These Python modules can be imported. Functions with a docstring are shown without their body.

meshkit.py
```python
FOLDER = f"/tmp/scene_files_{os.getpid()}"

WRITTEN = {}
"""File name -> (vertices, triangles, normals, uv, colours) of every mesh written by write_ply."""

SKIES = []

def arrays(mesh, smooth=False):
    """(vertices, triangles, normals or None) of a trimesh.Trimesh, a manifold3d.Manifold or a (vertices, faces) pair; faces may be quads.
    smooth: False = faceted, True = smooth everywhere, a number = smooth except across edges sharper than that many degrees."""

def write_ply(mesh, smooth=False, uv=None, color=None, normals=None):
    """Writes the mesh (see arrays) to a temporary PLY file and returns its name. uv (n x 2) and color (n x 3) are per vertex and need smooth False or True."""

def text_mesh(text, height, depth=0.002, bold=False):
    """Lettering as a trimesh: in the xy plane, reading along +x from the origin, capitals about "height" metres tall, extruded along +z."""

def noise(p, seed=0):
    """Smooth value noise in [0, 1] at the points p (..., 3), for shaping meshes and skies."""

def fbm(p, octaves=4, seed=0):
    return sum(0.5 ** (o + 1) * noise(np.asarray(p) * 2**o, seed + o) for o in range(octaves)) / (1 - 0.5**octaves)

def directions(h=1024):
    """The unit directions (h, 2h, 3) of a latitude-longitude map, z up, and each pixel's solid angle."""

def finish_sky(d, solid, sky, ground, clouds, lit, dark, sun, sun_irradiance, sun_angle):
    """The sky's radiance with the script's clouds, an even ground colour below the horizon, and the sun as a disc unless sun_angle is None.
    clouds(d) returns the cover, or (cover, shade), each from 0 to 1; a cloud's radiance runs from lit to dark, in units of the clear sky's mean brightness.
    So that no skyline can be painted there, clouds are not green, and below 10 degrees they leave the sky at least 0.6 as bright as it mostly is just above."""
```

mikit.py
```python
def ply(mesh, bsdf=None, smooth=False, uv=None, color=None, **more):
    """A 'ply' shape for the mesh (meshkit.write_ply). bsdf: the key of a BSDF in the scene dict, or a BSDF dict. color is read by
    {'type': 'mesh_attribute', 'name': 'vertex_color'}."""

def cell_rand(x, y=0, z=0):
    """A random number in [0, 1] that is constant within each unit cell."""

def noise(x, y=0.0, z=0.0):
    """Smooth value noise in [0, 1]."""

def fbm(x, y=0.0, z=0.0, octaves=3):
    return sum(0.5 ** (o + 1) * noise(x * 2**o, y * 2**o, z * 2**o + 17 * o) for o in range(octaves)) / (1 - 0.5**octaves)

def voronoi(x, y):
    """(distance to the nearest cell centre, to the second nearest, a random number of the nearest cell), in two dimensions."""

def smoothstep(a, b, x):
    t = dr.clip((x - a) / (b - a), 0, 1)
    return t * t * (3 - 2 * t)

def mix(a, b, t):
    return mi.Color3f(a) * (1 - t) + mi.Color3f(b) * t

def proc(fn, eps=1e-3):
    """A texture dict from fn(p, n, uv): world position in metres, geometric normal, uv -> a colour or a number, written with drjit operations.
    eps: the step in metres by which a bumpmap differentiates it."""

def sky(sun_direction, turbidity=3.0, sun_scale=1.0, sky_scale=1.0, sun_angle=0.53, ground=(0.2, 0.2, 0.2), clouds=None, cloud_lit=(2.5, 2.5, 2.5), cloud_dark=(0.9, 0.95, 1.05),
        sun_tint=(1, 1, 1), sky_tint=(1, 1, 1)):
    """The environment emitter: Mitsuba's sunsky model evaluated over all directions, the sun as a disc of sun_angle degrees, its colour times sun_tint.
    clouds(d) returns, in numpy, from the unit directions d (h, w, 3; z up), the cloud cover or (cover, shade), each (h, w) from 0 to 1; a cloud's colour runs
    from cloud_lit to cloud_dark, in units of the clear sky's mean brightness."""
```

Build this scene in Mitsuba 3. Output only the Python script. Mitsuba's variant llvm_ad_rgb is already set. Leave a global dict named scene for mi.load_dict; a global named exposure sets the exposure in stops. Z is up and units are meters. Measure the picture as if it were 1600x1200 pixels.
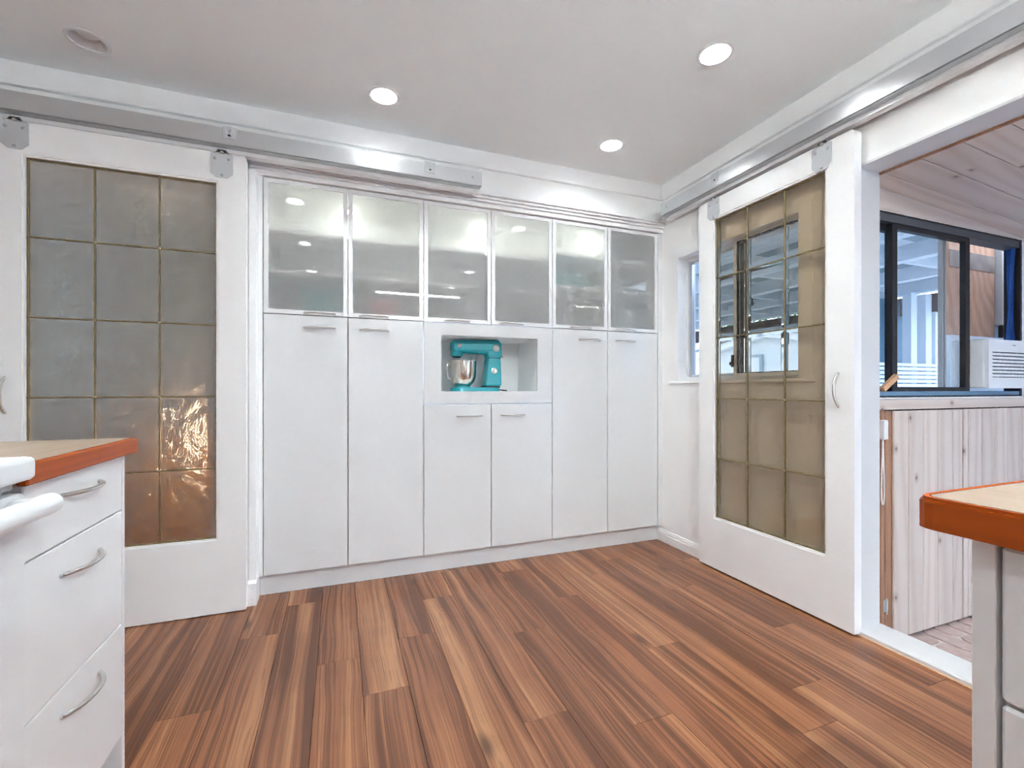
import math, random
import numpy as np, trimesh, mitsuba as mi, drjit as dr
import mikit, meshkit
import manifold3d as m3
from shapely.geometry import Polygon, Point, box as sbox
from mikit import proc, noise, fbm, voronoi, cell_rand, smoothstep, mix

T = mi.ScalarTransform4f
random.seed(7)
RNG = np.random.default_rng(11)
scene, labels = {}, {}

# ------------------------------------------------------------------ camera, sky, lamps, exposure
FPX, Y0, YAW = 713.39, 607.26, 0.3618
CAM = np.array([0.3562, -2.5748, 1.047])
_f = np.array([math.sin(YAW), math.cos(YAW), 0.0])
scene['camera'] = {'type': 'perspective', 'fov': math.degrees(2 * math.atan(800 / FPX)), 'fov_axis': 'x',
                   'near_clip': 0.02, 'far_clip': 200.0, 'principal_point_offset_y': -(Y0 - 600) / 1200,
                   'to_world': T().look_at(origin=CAM.tolist(), target=(CAM + _f).tolist(), up=[0, 0, 1])}
exposure = 2.31


def cloud_cover(d):
    c = meshkit.fbm(d * np.array([2.5, 2.5, 5.0]) + 3.0, 4)
    return np.clip((c - 0.30) * 3.0, 0, 0.85)


scene['sky'] = mikit.sky((-0.5, 0.35, 0.8), turbidity=4.0, sun_scale=0.0, sky_scale=3.2, ground=(0.4, 0.4, 0.4), clouds=cloud_cover,
                         cloud_lit=(1.7, 2.0, 2.3), cloud_dark=(1.1, 1.35, 1.6), sky_tint=(0.69, 0.95, 1.32))
LAMP = 66.0                      # radiance of a kitchen downlight lens
LAMP_RGB = (0.905, 0.985, 1.0)
CEIL = 2.437
WX = 2.438                        # face of the right wall

# ------------------------------------------------------------------ materials


def mat(name, d):
    scene['m_' + name] = d
    return 'm_' + name


def rgb(c):
    return {'type': 'rgb', 'value': list(map(float, c))}


def P(name, c, rough=0.5, spec=0.5, two=True, **k):
    d = {'type': 'principled', 'base_color': rgb(c) if not isinstance(c, dict) else c, 'roughness': rough, 'specular': spec, **k}
    return mat(name, {'type': 'twosided', 'bsdf': d} if two else d)


def wall_bump(p, n, uv):
    return fbm(p.x * 90, p.y * 90, p.z * 90, 2) * 0.0005


M = {}
M['wall'] = P('wall', (0.86, 0.86, 0.855), 0.55, 0.35)
M['ceiling'] = mat('ceiling', {'type': 'diffuse', 'reflectance': rgb((0.88, 0.905, 0.91))})
M['trim'] = P('trim', (0.86, 0.86, 0.86), 0.35, 0.45)
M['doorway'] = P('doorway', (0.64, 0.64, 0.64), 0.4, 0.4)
M['lacquer'] = P('lacquer', (0.715, 0.725, 0.735), 0.22, 0.5)
M['carcass'] = P('carcass', (0.80, 0.80, 0.78), 0.5, 0.3)
M['niche'] = P('niche', (0.88, 0.88, 0.88), 0.5, 0.3)
M['alu_white'] = P('alu_white', (0.78, 0.78, 0.79), 0.3, 0.5, metallic=0.25)
M['alu'] = P('alu', (0.62, 0.63, 0.65), 0.33, 0.5, metallic=0.9)
M['alu_dark'] = P('alu_dark', (0.42, 0.43, 0.44), 0.4, 0.5, metallic=0.8)
M['steel'] = P('steel', (0.62, 0.61, 0.59), 0.22, 0.5, metallic=1.0)
M['zinc'] = P('zinc', (0.52, 0.53, 0.55), 0.42, 0.5, metallic=0.35)
M['chrome'] = P('chrome', (0.80, 0.79, 0.77), 0.06, 0.5, metallic=1.0)
M['bowl'] = P('bowl', (0.74, 0.70, 0.63), 0.10, 0.5, metallic=1.0)
M['black'] = P('black', (0.012, 0.012, 0.013), 0.4, 0.5)
M['teal'] = P('teal', (0.006, 0.29, 0.34), 0.16, 0.5, clearcoat=0.6, clearcoat_gloss=0.9)
M['brass'] = P('brass', (0.20, 0.155, 0.075), 0.4, 0.5, metallic=0.6)
M['solder'] = P('solder', (0.45, 0.40, 0.28), 0.4, 0.5, metallic=0.8)
M['enamel'] = P('enamel', (0.70, 0.715, 0.73), 0.15, 0.5)
M['bronze_frame'] = P('bronze_frame', (0.012, 0.012, 0.014), 0.45, 0.22)
M['track_blue'] = P('track_blue', (0.10, 0.20, 0.31), 0.35, 0.5)
M['gunmetal'] = P('gunmetal', (0.055, 0.06, 0.07), 0.45, 0.35)
M['ac'] = P('ac', (0.74, 0.77, 0.80), 0.4, 0.5)
M['ac_slot'] = P('ac_slot', (0.06, 0.07, 0.08), 0.6, 0.3)
M['white_plastic'] = P('white_plastic', (0.82, 0.82, 0.82), 0.3, 0.5)
M['hall_wall'] = P('hall_wall', (0.60, 0.61, 0.57), 0.7, 0.2)
M['siding'] = P('siding', (0.78, 0.82, 0.85), 0.6, 0.3)
M['fence_blue'] = P('fence_blue', (0.17, 0.29, 0.38), 0.6, 0.3)
M['siding_grey'] = P('siding_grey', (0.36, 0.44, 0.50), 0.6, 0.3)
M['patio_white'] = P('patio_white', (0.80, 0.83, 0.86), 0.6, 0.3)
M['patio_grey'] = P('patio_grey', (0.25, 0.33, 0.36), 0.6, 0.3)
M['cream'] = P('cream', (0.62, 0.56, 0.50), 0.6, 0.3)
M['beam_brown'] = P('beam_brown', (0.085, 0.062, 0.055), 0.6, 0.3)
M['roof_grey'] = P('roof_grey', (0.20, 0.21, 0.22), 0.8, 0.2)
M['concrete'] = P('concrete', (0.60, 0.60, 0.59), 0.8, 0.2)
M['bark'] = P('bark', (0.10, 0.07, 0.05), 0.9, 0.1)
M['leaf'] = mat('leaf', {'type': 'principledthin', 'base_color': rgb((0.09, 0.22, 0.12)), 'roughness': 0.5, 'diff_trans': 0.7})
M['pink'] = P('pink', (0.55, 0.18, 0.18), 0.4, 0.5)
M['teal_box'] = P('teal_box', (0.06, 0.24, 0.25), 0.5, 0.4)
M['dark_box'] = P('dark_box', (0.10, 0.085, 0.075), 0.5, 0.4)
M['porcelain'] = P('porcelain', (0.84, 0.84, 0.82), 0.2, 0.5)


def mottled(p, n, uv):
    v = fbm(p.x * 14, p.y * 14, p.z * 9, 3)
    return mix((0.015, 0.05, 0.20), (0.03, 0.11, 0.36), v)


M['blue_cloth'] = P('blue_cloth', proc(mottled), 0.7, 0.2)


def walnut(p, n, uv):
    u, v = uv.x, uv.y
    k = dr.floor(u / 4.0)
    t0, t1, t2 = cell_rand(k, 3, 1), cell_rand(k, 5, 2), cell_rand(k, 9, 4)
    warp = 0.034 * (fbm(u * 6, v * 1.5, 0.0, 3) - 0.5) + 0.012 * (noise(u * 22, v * 4.5) - 0.5)
    w = u + warp
    broad = noise(w * 23, v * 0.6, 1.0)
    mid = noise(w * 95, v * 0.9, 2.0)
    fine = noise(w * 310, v * 2.0, 5.0)
    pore = smoothstep(0.66, 0.86, noise(w * 420, v * 9.0, 8.0))
    g = 0.42 * broad + 0.30 * mid + 0.28 * fine
    g = smoothstep(0.18, 0.84, g) * 0.86 + 0.12 * (t0 - 0.5) + 0.34 * (fbm(u * 13, v * 2.6, 3.0, 3) - 0.5)
    c = mix((0.104, 0.040, 0.021), (0.232, 0.091, 0.044), smoothstep(0.0, 0.50, g))
    c = mix(c, (0.38, 0.186, 0.092), smoothstep(0.45, 1.0, g))
    # knots: dark eyes where a sparse cell is on
    f1, f2, r = voronoi(u * 5.0, v * 2.0)
    knot = smoothstep(0.16, 0.02, f1) * dr.select(r > 0.72, 1.0, 0.0)
    c = mix(c, (0.06, 0.027, 0.018), 0.75 * knot)
    c = mix(c, (0.09, 0.036, 0.02), 0.35 * pore)
    return c * (0.865 + 0.17 * t1) * mi.Color3f(1.0 + 0.05 * (t2 - 0.5), 1.0, 1.0 - 0.06 * (t2 - 0.5))


M['plank'] = P('plank', proc(walnut), 0.36, 0.27)


def pine(p, n, uv):
    u, v = uv.x, uv.y
    k = dr.floor(u / 4.0)
    t0, t1 = cell_rand(k, 2, 7), cell_rand(k, 4, 3)
    w = u + 0.03 * (fbm(u * 5, v * 1.1, 0.0, 3) - 0.5)
    ring = 0.5 + 0.5 * dr.sin(w * 80 + 13.0 * noise(u * 5, v * 0.9, 4.0))
    g = 0.85 * ring * ring + 0.15 * noise(w * 60, v * 0.9, 3.0)
    c = mix((0.66, 0.575, 0.52), (0.47, 0.355, 0.30), 0.42 * g)
    f1, f2, r = voronoi(u * 9.0, v * 6.0)
    on = dr.select(r > 0.86, 1.0, 0.0)
    c = mix(c, (0.36, 0.25, 0.21), 0.45 * on * smoothstep(0.22, 0.06, f1))
    c = mix(c, (0.14, 0.10, 0.09), 0.75 * on * smoothstep(0.075, 0.03, f1))
    return c * (0.90 + 0.16 * t0)


M['pine'] = P('pine', proc(pine), 0.55, 0.3)


def rawpine(p, n, uv):
    g = noise(p.x * 60, p.y * 60, p.z * 3.0) * 0.6 + noise(p.x * 200, p.y * 200, p.z * 8) * 0.4
    return mix((0.42, 0.235, 0.145), (0.25, 0.125, 0.075), g)


M['rawpine'] = P('rawpine', proc(rawpine), 0.6, 0.3)


def plywood(p, n, uv):
    w = p.x + 0.10 * fbm(p.x * 4, p.z * 3, 2.0, 3)
    a = 0.5 + 0.5 * dr.sin(70 * (p.z * 0.35 + w + 0.25 * fbm(p.x * 3, p.z * 2.2, 0.0, 3)))
    c = mix((0.64, 0.36, 0.22), (0.47, 0.225, 0.125), 0.55 * a + 0.35 * noise(p.x * 120, p.z * 20))
    return c


M['plywood'] = P('plywood', proc(plywood), 0.65, 0.3)


def plystain(p, n, uv):
    v = fbm(p.x * 16, p.z * 16, 0.0, 3)
    return mix((0.33, 0.24, 0.18), (0.20, 0.14, 0.11), v)


M['plystain'] = P('plystain', proc(plystain), 0.65, 0.3)


def brick(p, n, uv):
    k = dr.floor(uv.x / 4.0)
    t0, t1 = cell_rand(k, 1, 1), cell_rand(k, 6, 2)
    v = fbm(p.x * 40, p.y * 40, 0.0, 3)
    c = mix((0.46, 0.34, 0.31), (0.58, 0.47, 0.44), v)
    return c * (0.85 + 0.28 * t0)


M['brick'] = P('brick', proc(brick), 0.45, 0.35)
M['grout'] = P('grout', (0.62, 0.55, 0.52), 0.6, 0.3)


def worktop_tan(p, n, uv):
    g = 0.6 * noise(p.x * 30 + 4 * noise(p.x * 3, p.y * 1.5), p.y * 2.5) + 0.4 * noise(p.x * 160, p.y * 9)
    return mix((0.365, 0.285, 0.215), (0.305, 0.225, 0.165), g)


M['worktop'] = P('worktop', proc(worktop_tan), 0.35, 0.4)


def edge_wood(p, n, uv):
    g = noise(p.y * 4.0, p.z * 120, p.x * 60)
    return mix((0.33, 0.060, 0.004), (0.24, 0.038, 0.002), g)


M['edge'] = P('edge', proc(edge_wood), 0.35, 0.15)


def oak(p, n, uv):
    g = noise(p.x * 5, p.y * 80, p.z * 60)
    return mix((0.62, 0.36, 0.20), (0.46, 0.245, 0.125), g)


M['oak'] = P('oak', proc(oak), 0.45, 0.4)


def darkfloor(p, n, uv):
    g = noise(p.x * 60, p.y * 3.0)
    return mix((0.16, 0.075, 0.04), (0.09, 0.04, 0.022), g)


M['hall_floor'] = P('hall_floor', proc(darkfloor), 0.4, 0.4)

M['clear'] = mat('clear', {'type': 'thindielectric', 'int_ior': 1.5, 'specular_transmittance': rgb((0.93, 0.96, 0.97))})
M['bronze_glass'] = mat('bronze_glass', {'type': 'thindielectric', 'int_ior': 1.5, 'specular_transmittance': rgb((0.63, 0.55, 0.445))})
M['bevel_glass'] = mat('bevel_glass', {'type': 'dielectric', 'int_ior': 1.5, 'specular_transmittance': rgb((0.81, 0.765, 0.69))})
M['cab_front'] = mat('cab_front', {'type': 'thindielectric', 'int_ior': 1.5})
M['frost'] = mat('frost', {'type': 'principledthin', 'base_color': rgb((0.95, 0.97, 0.96)), 'roughness': 0.40, 'spec_trans': 0.62, 'eta': 1.2, 'diff_trans': 1.0})


def chip(p, n, uv):
    """Feathered relief of glue-chip glass, as a height in metres."""
    a = 6.3 * fbm(p.x * 16, p.z * 16, 2.0, 2)
    wx = p.x + 0.012 * dr.cos(a) + 0.006 * (noise(p.x * 60, p.z * 60) - 0.5)
    wz = p.z + 0.012 * dr.sin(a) + 0.006 * (noise(p.x * 60 + 7, p.z * 60) - 0.5)
    r = dr.abs(noise(wx * 170, wz * 170, 1.0) - 0.5) + 0.5 * dr.abs(noise(wx * 360, wz * 360, 5.0) - 0.5)
    return 0.0022 * r


M['chip_glass'] = mat('chip_glass', {'type': 'bumpmap', 'scale': 1.0, 'arbitrary': proc(chip, 5e-4), 'bsdf': {
    'type': 'roughdielectric', 'alpha': 0.07, 'int_ior': 1.5, 'specular_transmittance': rgb((0.80, 0.775, 0.73))}})

# ------------------------------------------------------------------ mesh helpers


def bx(x0, x1, y0, y1, z0, z1, c=0.0):
    """A box, with edges cut back by c."""
    if c <= 0:
        m = trimesh.creation.box((x1 - x0, y1 - y0, z1 - z0))
        m.apply_translation(((x0 + x1) / 2, (y0 + y1) / 2, (z0 + z1) / 2))
        return m
    pts = []
    for i, sx in ((x0, 1), (x1, -1)):
        for j, sy in ((y0, 1), (y1, -1)):
            for k, sz in ((z0, 1), (z1, -1)):
                pts += [(i, j + sy * c, k + sz * c), (i + sx * c, j, k + sz * c), (i + sx * c, j + sy * c, k)]
    return trimesh.convex.convex_hull(np.array(pts))


def cat(*ms):
    return trimesh.util.concatenate([m for m in ms])


def rbox(x0, x1, y0, y1, z0, z1, r, seg=16):
    s = m3.Manifold.sphere(r, seg)
    return m3.Manifold.batch_hull([s.translate([x, y, z]) for x in (x0 + r, x1 - r) for y in (y0 + r, y1 - r) for z in (z0 + r, z1 - r)])


def man(m):
    """A trimesh from a manifold."""
    k = m.to_mesh()
    return trimesh.Trimesh(k.vert_properties[:, :3], k.tri_verts, process=False)


def ext(poly, axis, a, b):
    """A polygon pushed out along an axis: x -> (y, z), y -> (x, z), z -> (x, y)."""
    m = trimesh.creation.extrude_polygon(poly, b - a, engine='earcut')
    v = np.array(m.vertices)
    v[:, 2] += a
    if axis == 'x':
        m.vertices = v[:, [2, 0, 1]]
    elif axis == 'y':
        m.vertices = v[:, [0, 2, 1]]
        m.invert()
    else:
        m.vertices = v
    return m


def ring(x0, x1, z0, z1, w, wt=None, wb=None):
    wt, wb = wt or w, wb or w
    return Polygon([(x0, z0), (x1, z0), (x1, z1), (x0, z1)], [[(x0 + w, z0 + wb), (x1 - w, z0 + wb), (x1 - w, z1 - wt), (x0 + w, z1 - wt)]])


def tube(pts, r, sides=12, caps=True, flat=None):
    p = np.asarray(pts, float)
    t = np.gradient(p, axis=0)
    t /= np.linalg.norm(t, axis=1, keepdims=True)
    ref = np.array(flat if flat is not None else ([0, 0, 1.0] if abs(t[0][2]) < 0.9 else [1.0, 0, 0]))
    a = np.cross(t, ref)
    a /= np.linalg.norm(a, axis=1, keepdims=True)
    b = np.cross(t, a)
    rr = np.broadcast_to(np.asarray(r, float), (len(p), 2) if np.ndim(r) else (len(p), 2)) if np.ndim(r) != 2 else np.asarray(r)
    ang = np.arange(sides) * 2 * np.pi / sides
    v = (p[:, None] + rr[:, :1, None] * np.cos(ang)[None, :, None] * a[:, None] + rr[:, 1:, None] * np.sin(ang)[None, :, None] * b[:, None]).reshape(-1, 3)
    f = []
    n = len(p)
    for i in range(n - 1):
        for j in range(sides):
            q = [i * sides + j, i * sides + (j + 1) % sides, (i + 1) * sides + (j + 1) % sides, (i + 1) * sides + j]
            f += [[q[0], q[2], q[1]], [q[0], q[3], q[2]]]
    if caps:
        v = np.vstack([v, p[:1], p[-1:]])
        for j in range(sides):
            f += [[n * sides, j, (j + 1) % sides], [n * sides + 1, (n - 1) * sides + (j + 1) % sides, (n - 1) * sides + j]]
    m = trimesh.Trimesh(v, f, process=False)
    m.fix_normals()
    return m


def lathe(prof, at=(0, 0, 0), axis='z', n=32):
    m = trimesh.creation.revolve(np.array(prof, float), sections=n)
    v = np.array(m.vertices)
    if axis == '-y':
        v = v[:, [0, 2, 1]] * np.array([1, -1, 1])
    elif axis == '-x':
        v = np.stack([-v[:, 2], v[:, 0], v[:, 1]], 1) * np.array([1, -1, 1])
    m = trimesh.Trimesh(v + np.array(at), m.faces, process=False)
    m.fix_normals()
    return m


def key_for(base):
    if base not in scene and base not in labels and not any(k.startswith(base + '__') for k in scene):
        return base
    i = 1
    while f'{base}_{i:03d}' in scene or f'{base}_{i:03d}' in labels or any(k.startswith(f'{base}_{i:03d}__') for k in scene):
        i += 1
    return f'{base}_{i:03d}'


COUNT = {}


def part(parent, name, mesh, m, smooth=False, label=None, kind=None, to=None, **k):
    """One entry below parent; a repeat takes a number."""
    base = parent + '__' + name
    i = COUNT.get(base, 0)
    COUNT[base] = i + 1
    key = base if i == 0 else f'{base}_{i:03d}'
    d = mesh if isinstance(mesh, dict) else mikit.ply(mesh, M.get(m, m), smooth=smooth, **k)
    scene[key] = {**d, 'to_world': to} if to is not None else d
    lab = {}
    if label:
        lab['label'] = label
    if kind:
        lab['kind'] = kind
    if lab:
        labels[key] = lab
    return key


def thing(name, label, category, group=None):
    key = key_for(name)
    labels[key] = {'label': label, 'category': category}
    if group:
        labels[key]['group'] = group
    return key


def struct(name, mesh, m, label=None, category=None, smooth=False, to=None):
    scene[name] = mikit.ply(mesh, M.get(m, m), smooth=smooth)
    if to is not None:
        scene[name]['to_world'] = to
    labels[name] = {'kind': 'structure'}
    if label:
        labels[name]['label'] = label
    return name


def holder(name, label):
    labels[name] = {'kind': 'structure', 'label': label}
    return name


def grainbox(x0, x1, y0, y1, z0, z1, along, k, c=0.0):
    """A board with uv in metres (u across, v along), shifted by k so that each board has its own grain."""
    m = bx(x0, x1, y0, y1, z0, z1, c)
    m = trimesh.Trimesh(m.vertices[m.faces].reshape(-1, 3), np.arange(len(m.faces) * 3).reshape(-1, 3), process=False)
    v = np.array(m.vertices)
    ax = 'xyz'.index(along)
    others = [i for i in range(3) if i != ax]
    size = [np.ptp(v[:, i]) for i in others]
    u = v[:, others[int(np.argmax(size))]]
    u = u - u.min()
    uv = np.stack([4.0 * k + 1.0 + u, (v[:, ax] - v[:, ax].min()) + 0.37 * (k % 29)], 1)
    return m, uv


# ------------------------------------------------------------------ the setting: kitchen shell
KX0, KY0 = -2.3, -5.4
struct('floor', bx(KX0, 2.412, KY0, 0.6, -0.10, -0.011), 'hall_floor', 'reddish walnut laminate floor of long planks in front of the white cabinets')
PW, rows = 0.155, []
x = 0.122 - 16 * PW
pid = 0
SHIFT = {0: -0.135, 1: -0.70, 2: -0.94, -1: -0.393, -2: -0.834, 3: -0.62, 4: -0.30, 5: -1.25, 6: -0.75, 7: -0.12, 8: -0.52, 9: -1.05, 10: -0.33}
joints = {}
for i in range(-16, 15):
    xa, xb = 0.122 + i * PW, 0.122 + (i + 1) * PW
    if xb <= KX0 or xa >= 2.426:
        continue
    xa, xb = max(xa, KX0), min(xb, 2.426)
    s = SHIFT.get(i, -((i * 0.47) % 1.25))
    L = 1.26
    cuts = [s + k * L for k in range(-6, 3)]
    cuts = [KY0] + [c for c in cuts if KY0 + 0.05 < c < 0.02] + [0.05]
    for a, b in zip(cuts[:-1], cuts[1:]):
        pid += 1
        g = 0.0006
        m, uv = grainbox(xa + g, xb - g, a + g, b - g, -0.011, 0.0, 'y', pid, 0.0008)
        part('floor', 'plank', m, 'plank', uv=uv)

# ceiling with round holes for the downlights
LAMPS = [(0.555, -0.331), (1.81, -0.336), (1.817, -1.10), (-0.585, -0.265), (0.05, -1.15), (0.05, -2.2), (0.05, -3.3), (1.80, -1.88), (1.80, -2.68), (1.80, -3.6), (-1.3, -2.0), (-1.3, -3.6)]
RL = 0.062
cp = sbox(KX0 - 0.12, KY0 - 0.12, 2.571, 0.62)
for lx, ly in LAMPS:
    cp = cp.difference(Point(lx, ly).buffer(RL, 24))
struct('ceiling', ext(cp, 'z', CEIL, CEIL + 0.02), 'ceiling', 'smooth pale grey ceiling with recessed downlights')
scene['ceiling__roof_deck'] = mikit.ply(bx(KX0 - 0.12, 2.571, KY0 - 0.12, 2.4, CEIL + 0.16, CEIL + 0.22), M['roof_grey'])

W = 0.12
struct('wall_back', cat(bx(KX0, -1.02, 0, W, 0, CEIL), bx(-1.02, -0.22, 0, W, 2.08, CEIL), bx(-0.22, -0.021, 0, W, 0, CEIL), bx(-0.021, WX, 0, W, 2.112, CEIL)), 'wall',
       'white back wall above the built-in cabinets and behind the left sliding door')
struct('wall_right', cat(bx(WX, 2.571, -0.16, 0.62, -0.3, CEIL + .16), bx(WX, 2.571, -1.0, -0.16, -0.3, 1.10), bx(WX, 2.571, -1.0, -0.16, 1.90, CEIL + .16), bx(WX, 2.571, -1.265, -1.0, -0.3, CEIL + .16),
                         bx(WX, 2.571, -3.1, -1.265, 2.0, CEIL + .16), bx(WX, 2.571, KY0, -3.1, -0.3, CEIL + .16)), 'wall', 'white right wall with a window and the doorway to the pine porch')
struct('wall_left', bx(KX0 - 0.12, KX0, KY0 - 0.12, 0.12, 0, CEIL + .16), 'wall')
struct('wall_front', cat(bx(KX0 - 0.12, 0.6, KY0 - 0.12, KY0, 0, CEIL + .16), bx(1.2, 2.571, KY0 - 0.12, KY0, 0, CEIL + .16), bx(0.6, 1.2, KY0 - 0.12, KY0, 0, 1.05), bx(0.6, 1.2, KY0 - 0.12, KY0, 1.95, CEIL + .16)), 'wall')
w3 = holder('window_3', 'daylight window in the wall behind the camera')
part(w3, 'frame', ext(ring(0.6, 1.2, 1.05, 1.95, 0.05), 'y', KY0 - 0.09, KY0 - 0.03), 'trim')
q = np.array([[0.65, KY0 - .06, 1.10], [1.15, KY0 - .06, 1.10], [1.15, KY0 - .06, 1.90], [0.65, KY0 - .06, 1.90]])
part(w3, 'pane', (q, [[0, 1, 2], [0, 2, 3]]), 'clear')
struct('trim_1', bx(KX0, WX - 0.02, -0.02, 0, 2.336, CEIL, 0.003), 'trim', 'white header board along the top of the back wall')
struct('trim_2', bx(WX - 0.02, WX, KY0, 0, 2.336, CEIL, 0.003), 'trim', 'white header board along the top of the right wall')
# stepped cornice over the cabinets
co = [(0.0, 2.112), (-0.010, 2.112)]
for w_, za, zb_ in ((.012, 2.1125, 2.136), (.020, 2.1405, 2.154), (.028, 2.1585, 2.171), (.036, 2.1755, 2.190)):
    co += [(-w_ + .0015, za), (-w_, za + .0015), (-w_, zb_ - .0015), (-w_ + .0015, zb_), (-w_ + .009, zb_), (-w_ + .009, zb_ + .0044)]
co = co[:-2] + [(0.0, 2.190)]
struct('trim_3', ext(Polygon(co), 'x', -0.058, WX), 'trim', 'white stepped cornice running along the top of the built-in cabinets', smooth=25)
struct('trim_4', cat(bx(-0.056, -0.021, -0.058, 0.0, 0.108, 2.112, 0.003), bx(-0.0205, -0.002, 0.004, 0.30, 0.107, 2.112)), 'trim', 'narrow white pilaster between the left sliding door and the cabinets')
pl = ext(Polygon([(-0.075, 0), (0.0, 0), (0.0, 0.118), (-0.060, 0.118), (-0.075, 0.106)]), 'x', -0.058, -0.019)
struct('trim_5', cat(pl), 'trim', 'white plinth block at the foot of the narrow pilaster')
scene['trim_5__nail'] = mikit.ply(cat(lathe([(0, 0), (0.0018, 0), (0.0018, 0.0006), (0, 0.0006)], (-0.038, -0.075, 0.085), '-y', 10), lathe([(0, 0), (0.0018, 0), (0.0018, 0.0006), (0, 0.0006)], (-0.038, -0.075, 0.03), '-y', 10)), M['alu_dark'])
struct('trim_6', cat(bx(2.4015, WX, 0.0, 0.02, 0.107, 2.112)), 'lacquer', 'white filler strip between the last cabinet and the right wall')
struct('baseboard_back', bx(-0.019, 2.426, 0.04, 0.056, 0.0, 0.106), 'lacquer', 'white toe-kick board under the built-in cabinets')
bb = Polygon([(0, 0), (-0.012, 0), (-0.012, 0.052), (-0.010, 0.056), (-0.010, 0.066), (-0.007, 0.070), (-0.006, 0.078), (-0.002, 0.083), (0, 0.083)])
m = ext(bb, 'y', -0.42, 0.04)
m.apply_translation((WX, 0, 0))
struct('baseboard_right', m, 'trim', 'white moulded baseboard at the foot of the right wall beside the sliding door', smooth=20)

# doorway to the porch: sill and lining
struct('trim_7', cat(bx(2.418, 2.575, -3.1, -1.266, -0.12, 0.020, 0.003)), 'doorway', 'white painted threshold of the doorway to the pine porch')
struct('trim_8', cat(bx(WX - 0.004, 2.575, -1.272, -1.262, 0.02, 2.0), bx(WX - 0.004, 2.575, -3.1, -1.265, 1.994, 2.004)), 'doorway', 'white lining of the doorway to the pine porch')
scene['trim_7__wood_strip'] = mikit.ply(bx(2.412, 2.418, -3.1, -1.29, -0.01, 0.004), M['oak'])

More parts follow.
